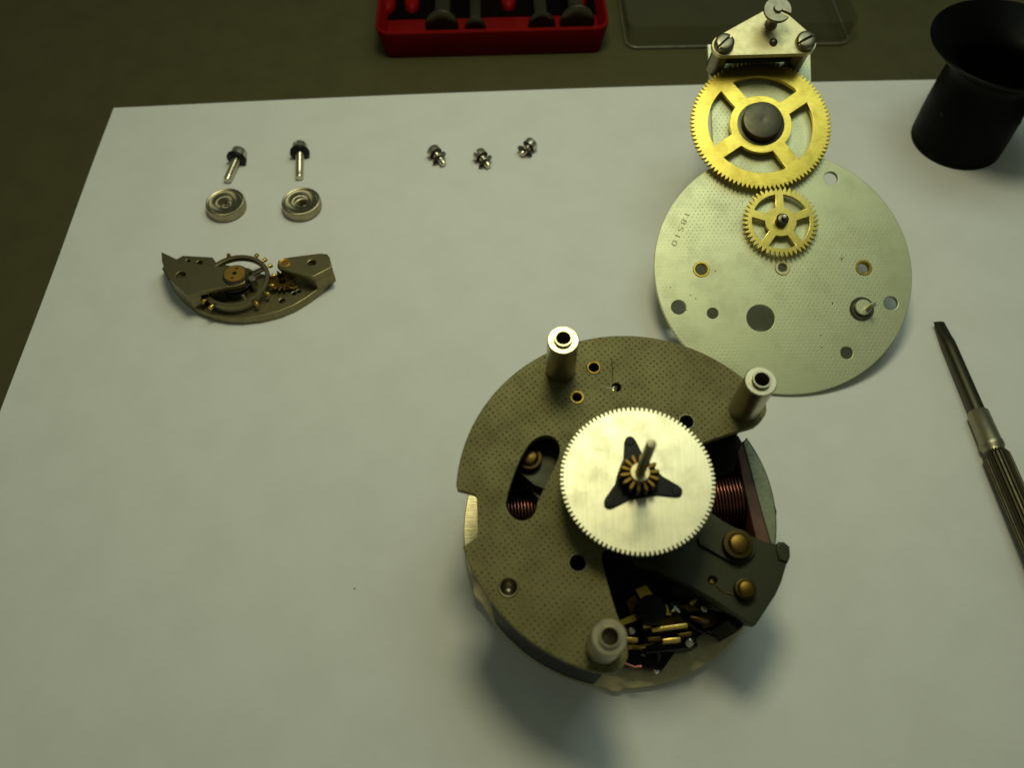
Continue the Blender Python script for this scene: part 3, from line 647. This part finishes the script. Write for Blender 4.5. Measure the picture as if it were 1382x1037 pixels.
pcol = PF.l(200+660/5.119, 320+420/5.119, 0.3); lathe('roller_pin', [(0.03, 0.2), (0.03, 0.38), (0, 0.385)], MAT['steel'], pf, (pcol.x, pcol.y, 0), seg=12)
bst = PF.l(200+715/5.119, 320+285/5.119, 0.5); lathe('stud_block', [(0.075, 0.201), (0.075, 0.5), (0.055, 0.52), (0, 0.52)], MAT['topedge'], pf, (bst.x, bst.y, 0), seg=14)
rk = [(897, 195), (903, 165), (940, 148), (1050, 133), (1190, 116), (1232, 121), (1246, 140), (1262, 205), (1145, 266), (1125, 266), (1000, 238), (920, 217)]
hx, hy = 200+1130/5.119, 320+177/5.119
ek = plate('escape_cock', [z7(rk, 0.58), circ(PF.l2(hx, hy, .58), PF.r(hx, hy, .58, 6.5), 20)], 0.46, 0.58, MAT['platform'], pf, 0.02)
plate('cock_foot', [z7([(1075, 150), (1215, 128), (1240, 140), (1258, 205), (1145, 263), (1090, 250)], 0.58)], 0.2, 0.459, MAT['platform'], ek, 0.015)
e0 = PF.l(200+1232/5.119, 320+262/5.119, 0.36); lathe('set_hole', [(0.05, -0.03), (0.05, 0.02), (0, 0.021)], MAT['black'], ek, e0, axis=(0.75, -0.62, 0), seg=16)
ec = PF.l(200+943/5.119, 320+181/5.119, 0.58); er = PF.r(384, 355, .58, 8)
bsh = lathe('jewel_setting', [(er, -0.02), (er, 0.015), (er*0.85, 0.028), (er*0.55, 0.02), (er*0.5, 0.006), (er*0.5, -0.01)], MAT['gold'], ek, ec, seg=28)
lathe('jewel', [(er*0.52, 0.006), (er*0.3, 0.013), (0, 0.012)], MAT['jewel_red'], bsh, ec, seg=20)
gc = PF.l(200+925/5.119, 320+295/5.119, 0.34)
ew = plate('escape_wheel', [gear_loop((gc.x, gc.y), 0.26, 0.17, 15, 0, 'point'), circ((gc.x, gc.y), 0.10, 20)], 0.31, 0.34, MAT['brass_dark'], pf, 0.005)
lathe('escape_pinion', [(0.06, 0.201), (0.06, 0.459)], MAT['brass_dark'], ew, (gc.x, gc.y, 0), seg=14)
bar('pallet_lever', PF.l(200+870/5.119, 320+345/5.119, .27), PF.l(200+1000/5.119, 320+350/5.119, .27), 0.07, 0.05, MAT['brass_dark'], pf)
tube('banking_wire', [PF.l(200+a/5.119, 320+b/5.119, .26) for a, b in ((930, 345), (960, 358), (1000, 352), (1030, 340))], 0.02, MAT['brass'], pf, 6)

# ------------------------------------------------------------------ washers and screws on the paper
def cup(px, py, label, hole):
    c = P(px, py, 0.22); r = 0.40
    prof = [(0.0, 0.0), (r-0.05, 0.0), (r-0.01, 0.03), (r, 0.07), (r, 0.19), (r-0.012, 0.218), (r-0.03, 0.225), (r-0.045, 0.218), (0.335, 0.203), (0.325, 0.204), (0.315, 0.198), (0.22, 0.176), (0.205, 0.178), (0.19, 0.170), (0.15, 0.163)]
    prof += [(0.125, 0.16), (0.11, 0.15), (0.11, 0.05), (0.0, 0.05)] if hole else [(0.12, 0.16), (0.11, 0.165), (0.06, 0.167), (0.055, 0.12), (0, 0.12)]
    o = lathe('cup_washer', prof, MAT['turned'], None, seg=56, sharp=30); o.location = (c.x, c.y, 0.002)
    tag(o, label, 'washer', 'dished steel washers below the long screws')
cup(303.4, 272, 'dished steel cup washer lying left, under the tilted long screw', False)
cup(405.9, 271, 'dished steel cup washer lying right, with pale open centre hole', True)
def lying(name, label, head_px, tip_px, shank_r, head_r, head_l, group, extra, zh, zt, lens=None):
    h, t = P(*head_px, zh), P(*tip_px, zt)
    ax_ = (t-h).normalized(); L = (t-h).length
    root = bpy.data.objects.new(name, None); COL.objects.link(root); root.empty_display_size = 0.2
    z = ax_; x = Vector((0, 0, 1)).cross(z).normalized(); y = z.cross(x)
    root.matrix_world = Matrix(((x.x, y.x, z.x, h.x), (x.y, y.y, z.y, h.y), (x.z, y.z, z.z, h.z), (0, 0, 0, 1)))
    tag(root, label, 'screw', group)
    th = [(shank_r*0.9, 0.0)]; n = int((L-head_l*0.5)/0.05); z0 = head_l*0.5
    prof = [(shank_r, 0.0), (shank_r, z0+0.04)]
    for i in range(n):
        zz = z0+0.04+i*0.05
        if zz+0.05 < L-0.05: prof += [(shank_r*1.0, zz), (shank_r*0.90, zz+0.025)]
    prof += [(shank_r*0.98, L-0.05), (shank_r*0.75, L), (0, L)]
    link('shank', lathe_mesh(prof, 20), MAT['steel'], root, 30)
    hm = slotted_head(head_r, head_l, head_r*0.3, head_l*0.4, 0.8, 32)
    hm.transform(Matrix.Translation((0, 0, head_l*0.5)) @ Matrix.Rotation(PI, 4, 'X') @ Matrix.Rotation(extra.get('slot', 0.4), 4, 'Z'))
    link('head', hm, MAT['steel'], root, 40)
    return root, L
g1 = 'long screws with black washers'
for hp, tp_, lab, slot_ in (((322.5, 207), (306.5, 244), 'long steel screw with black ring, tilted, above the left cup washer', 0.3), ((404.8, 199), (404.2, 240), 'long steel screw with black ring, upright, above the right cup washer', 1.2)):
    r_, L = lying('shoulder_screw', lab, hp, tp_, 0.088, 0.165, 0.2, g1, {'slot': slot_}, 0.17, 0.085)
    link('black_washer', lathe_mesh([(0.09, 0.125), (0.10, 0.11), (0.195, 0.11), (0.21, 0.125), (0.21, 0.185), (0.195, 0.20), (0.10, 0.20), (0.09, 0.185), (0.09, 0.125)], 32), MAT['rubber'], r_, 50)
g2 = 'short screws with lock washers'
for hp, tp_, lab, slot_ in (((585.5, 204), (599.5, 221.5), 'short screw with lock washer, leftmost of the three in a row', 0.3), ((647.5, 208.5), (660, 224.5), 'short screw with lock washer, middle of the three in a row', 0.9), ((716.5, 194.5), (703.5, 208.5), 'short screw with lock washer, rightmost of three, pointing the other way', 0.2)):
    r_, L = lying('short_screw', lab, hp, tp_, 0.076, 0.15, 0.16, g2, {'slot': slot_}, 0.15, 0.08)
    m = lathe_mesh([(0.08, 0.0), (0.08, 0.034), (0.175, 0.04), (0.18, 0.02), (0.175, 0.004), (0.08, 0.0)], 26)
    m.transform(Matrix.Translation((0, 0, 0.19)) @ Matrix.Rotation(0.22, 4, 'X') @ Matrix.Rotation(0.15, 4, 'Y'))
    link('lock_washer', m, MAT['steel_dark'], r_, 50)

# ------------------------------------------------------------------ watchmaker's screwdriver on the right
a, b = P(1267, 435, 0.10), P(1320, 558.5, 0.19)
ax_ = (b-a).normalized(); Lb = (b-a).length
sdv = bpy.data.objects.new('screwdriver', None); COL.objects.link(sdv); sdv.empty_display_size = 0.3
z = ax_; x = Vector((0, 0, 1)).cross(z).normalized(); y = z.cross(x)
sdv.matrix_world = Matrix(((x.x, y.x, z.x, a.x), (x.y, y.y, z.y, a.y), (x.z, y.z, z.z, a.z), (0, 0, 0, 1)))
tag(sdv, 'small jeweller screwdriver with dark blade and knurled handle at right edge', 'screwdriver')
bm = bmesh.new(); rings = []
for s, wx, wy in ((0.0, 0.098, 0.02), (0.05, 0.102, 0.03), (0.35, 0.112, 0.075), (0.5, 0.118, 0.112), (0.7, 0.118, 0.118), (Lb, 0.122, 0.122)):
    rings.append([bm.verts.new((wx*math.copysign(abs(math.cos(2*PI*k/20))**0.8, math.cos(2*PI*k/20)), wy*math.copysign(abs(math.sin(2*PI*k/20))**0.8, math.sin(2*PI*k/20)), s)) for k in range(20)])
for p, q in zip(rings, rings[1:]):
    for k in range(20): bm.faces.new((p[k], p[(k+1) % 20], q[(k+1) % 20], q[k]))
bm.faces.new(rings[0]); bm.faces.new(rings[-1])
link('blade', bm_mesh(bm), MAT['arbor'], sdv, 40)
link('ferrule', lathe_mesh([(0.12, Lb-0.02), (0.16, Lb-0.02), (0.172, Lb), (0.178, Lb+0.55), (0.190, Lb+0.60), (0.190, Lb+0.68), (0.165, Lb+0.72), (0.165, Lb+0.80)], 36), MAT['ferrule'], sdv, 40)
fl_ = []; nf = 24
for i in range(nf*4): fl_.append((0.212-(0.022 if i % 4 in (0,) else 0.0), 2*PI*i/(nf*4)))
bm = bmesh.new(); rings = []
for s, k_ in ((Lb+0.76, 0.78), (Lb+0.84, 0.98), (Lb+0.95, 1.0), (Lb+5.5, 1.0), (Lb+5.6, 0.85)):
    rings.append([bm.verts.new((r*k_*math.cos(t), r*k_*math.sin(t), s)) for r, t in fl_])
for p, q in zip(rings, rings[1:]):
    for k in range(len(fl_)): bm.faces.new((p[k], p[(k+1) % len(fl_)], q[(k+1) % len(fl_)], q[k]))
bm.faces.new(rings[0]); bm.faces.new(rings[-1])
link('knurled_handle', bm_mesh(bm), MAT['knurl'], sdv, 20)

# ------------------------------------------------------------------ eye loupe
lc = P(1295, 182, 0)
lo = thing('eye_loupe', 'black eye loupe standing with its flared cup upward at top right', 'loupe', loc=(9.74, 6.34, 0.0))
link('body', lathe_mesh([(0.0, 0.012), (0.84, 0.012), (0.86, 0.0), (0.92, 0.0), (0.95, 0.03), (0.95, 0.10), (0.938, 0.11), (0.938, 0.125), (0.952, 0.135), (0.955, 0.45), (0.95, 0.8), (0.93, 1.25), (0.91, 1.55), (0.90, 1.75), (0.92, 1.88), (1.02, 2.02), (1.22, 2.17), (1.40, 2.29), (1.485, 2.37), (1.495, 2.40), (1.475, 2.415), (1.44, 2.40), (1.2, 2.23), (0.98, 2.10), (0.8, 1.95), (0.74, 1.8), (0.74, 0.5), (0.70, 0.45), (0.70, 0.2), (0.0, 0.2)], 80), MAT['loupe'], lo, 40)
for t, h in ((math.radians(205), 1.05), (math.radians(318), 1.0)):
    lathe('vent_hole', [(0.05, -0.04), (0.05, 0.012), (0.04, 0.016), (0, 0.016)], MAT['black'], lo, (0.935*math.cos(t), 0.935*math.sin(t), h), axis=(math.cos(t), math.sin(t), 0.12), seg=14)

# ------------------------------------------------------------------ red screwdriver case
def rrect(x0, x1, y0, y1, r, n=6):
    o = []
    for cx, cy, a in ((x1-r, y1-r, 0), (x0+r, y1-r, PI/2), (x0+r, y0+r, PI), (x1-r, y0+r, 1.5*PI)): o += arc((cx, cy), r, a, a+PI/2, n)
    return o
def tray_mesh(w, d, h, draft, th, r, floor_z):
    """open tray, front edge at y=0: outer shell + inner shell, walls th thick"""
    bm = bmesh.new(); n = None
    def ringv(off, z): return [bm.verts.new((x, y, z)) for x, y in rrect(-w/2-off, w/2+off, -off, d+off, max(r+off, 0.02))]
    rs = [ringv(-0.05, 0.0), ringv(0.0, 0.05), ringv(draft, h-0.03), ringv(draft-0.02, h), ringv(draft-th+0.02, h), ringv(draft-th, h-0.03), ringv(-th+0.02, floor_z+0.05), ringv(-th-0.03, floor_z)]
    for p, q in zip(rs, rs[1:]):
        for k in range(len(p)): bm.faces.new((p[k], p[(k+1) % len(p)], q[(k+1) % len(q)], q[k]))
    bm.faces.new(rs[0]); bm.faces.new(rs[-1])
    return bm_mesh(bm)
f0, f1 = P(519, 77.5), P(812, 70)
rot = math.atan2(f1.y-f0.y, f1.x-f0.x); mid = (f0+f1)/2; CW = (f1-f0).length
case = thing('screwdriver_case', 'open red plastic case holding small screwdrivers at the top', 'case', loc=(mid.x, mid.y, -0.03)); case.rotation_euler = (0, 0, rot)
CH = 0.76
link('tray', tray_mesh(CW, 9.0, CH, 0.13, 0.09, 0.22, 0.14), MAT['red'], case, 40)
# raised ledge in front and rounded dividers behind it
link('front_ledge', box_mesh((CW-0.14, 0.86, 0.26), 0.02, Matrix.Translation((0, 0.53, 0.275))), MAT['red'], case)
for x in (-2.02, -2.62, 0.42, 2.2):
    m = lathe_mesh([(0.2, 0.141), (0.19, 0.45), (0.15, 0.53), (0.0, 0.56)], 24, Matrix.Diagonal((0.95, 1.9, 1, 1))); o = link('divider', m, MAT['red'], case, 60); o.location = (x*CW/5.35, 1.62, 0)
recess_shade = link('recess_shade_slab', box_mesh((CW-0.12, 7.6, 0.24), 0.02, Matrix.Translation((0, 4.85, 0.263))), MAT['recess_shade'], case)  # added slab: shade of the deep tray floor put into a dark solid
def mini_driver(px, w_knob, w_han, label):
    p = P(px, 38, 0.55); loc = Matrix.Rotation(-rot, 4, 'Z') @ (p-Vector((mid.x, mid.y, 0)))
    k, hr = w_knob, w_han
    r = thing('mini_screwdriver', label, 'screwdriver', group='small screwdrivers in the red case')
    wp = Matrix.Translation((mid.x, mid.y, 0)) @ Matrix.Rotation(rot, 4, 'Z') @ Vector((loc.x, 0.17, 0.41+k*0.62))
    r.location = wp; r.rotation_euler = (0, 0, rot)
    tm = Vector((0, 1, -0.02)).to_track_quat('Z', 'Y').to_matrix().to_4x4()
    link('swivel_knob', lathe_mesh([(0, 0.04), (k*0.5, 0.03), (k*0.80, 0.0), (k*0.97, 0.02), (k, 0.05), (k*0.95, 0.12)], 40, tm), MAT['arbor'], r, 35)  # near face of the knob in a darker metal: its shade is in the colour
    link('knob_shoulder', lathe_mesh([(k*0.95, 0.121), (k*0.90, 0.15), (k*0.72, 0.24), (hr, 0.34)], 40, tm), MAT['steel'], r, 60)  # brighter metal here paints the highlight along the knob's upper edge
    bm = bmesh.new(); rings = []; ns = 72
    for s, q in ((0.33, 0.96), (0.36, 1.0), (3.2, 1.0), (3.5, 0.55), (6.5, 0.45)):
        rings.append([bm.verts.new((hr*q*(1-(0.06 if (i % 3 == 0 and s < 3.3) else 0))*math.cos(2*PI*i/ns), hr*q*(1-(0.06 if (i % 3 == 0 and s < 3.3) else 0))*math.sin(2*PI*i/ns), s)) for i in range(ns)])
    for p_, q_ in zip(rings, rings[1:]):
        for i in range(ns): bm.faces.new((p_[i], p_[(i+1) % ns], q_[(i+1) % ns], q_[i]))
    bm.faces.new(rings[0]); bm.faces.new(rings[-1])
    me = bm_mesh(bm); me.transform(tm); link('handle', me, MAT['knurl'], r, 25)
mini_driver(597, 0.40, 0.185, 'thick small screwdriver, leftmost in the red case')
mini_driver(641.5, 0.26, 0.135, 'thinnest small screwdriver with narrow knob, second from left in the red case')
mini_driver(731, 0.33, 0.155, 'small screwdriver with medium knob, third from left in the red case')
mini_driver(779, 0.42, 0.17, 'small screwdriver with widest knob, rightmost in the red case')

# ------------------------------------------------------------------ clear lid
f0, f1 = P(846, 64.5), P(1147, 58.5)
lrot = math.atan2(f1.y-f0.y, f1.x-f0.x); lm = (f0+f1)/2; LW = (f1-f0).length
lid = thing('clear_lid', '', 'lid', loc=(lm.x, lm.y, -0.026)); lid.rotation_euler = (0, 0, lrot)
link('shell', tray_mesh(LW, 9.0, 0.62, 0.07, 0.07, 0.28, 0.06), MAT['clear'], lid, 40)
bead = [(x, y, 0.034) for x, y in rrect(-LW/2-0.005, LW/2+0.005, -0.005, 9.0, 0.28)]
link('rim_glint', tube_mesh(bead+bead[:1], 0.034, 8), MAT['bead'], lid, 80)  # added bead, its pale colour paints the edge highlight
tag(lid, 'clear plastic case lid lying open behind the triangular bridge', 'lid')

# ------------------------------------------------------------------ a crumb of dirt
c = P(478.5, 795); me = lathe_mesh([(0.0, 0.0), (0.012, 0.0), (0.013, 0.006), (0, 0.01)], 7)
o = link('dirt_speck', me, MAT['steel_dark'], None); o.location = (c.x, c.y, 0.001); tag(o, 'tiny dark speck on the paper at lower left of the movement', 'speck')

S.render.engine = 'CYCLES'
S.render.resolution_x = 1024; S.render.resolution_y = 769
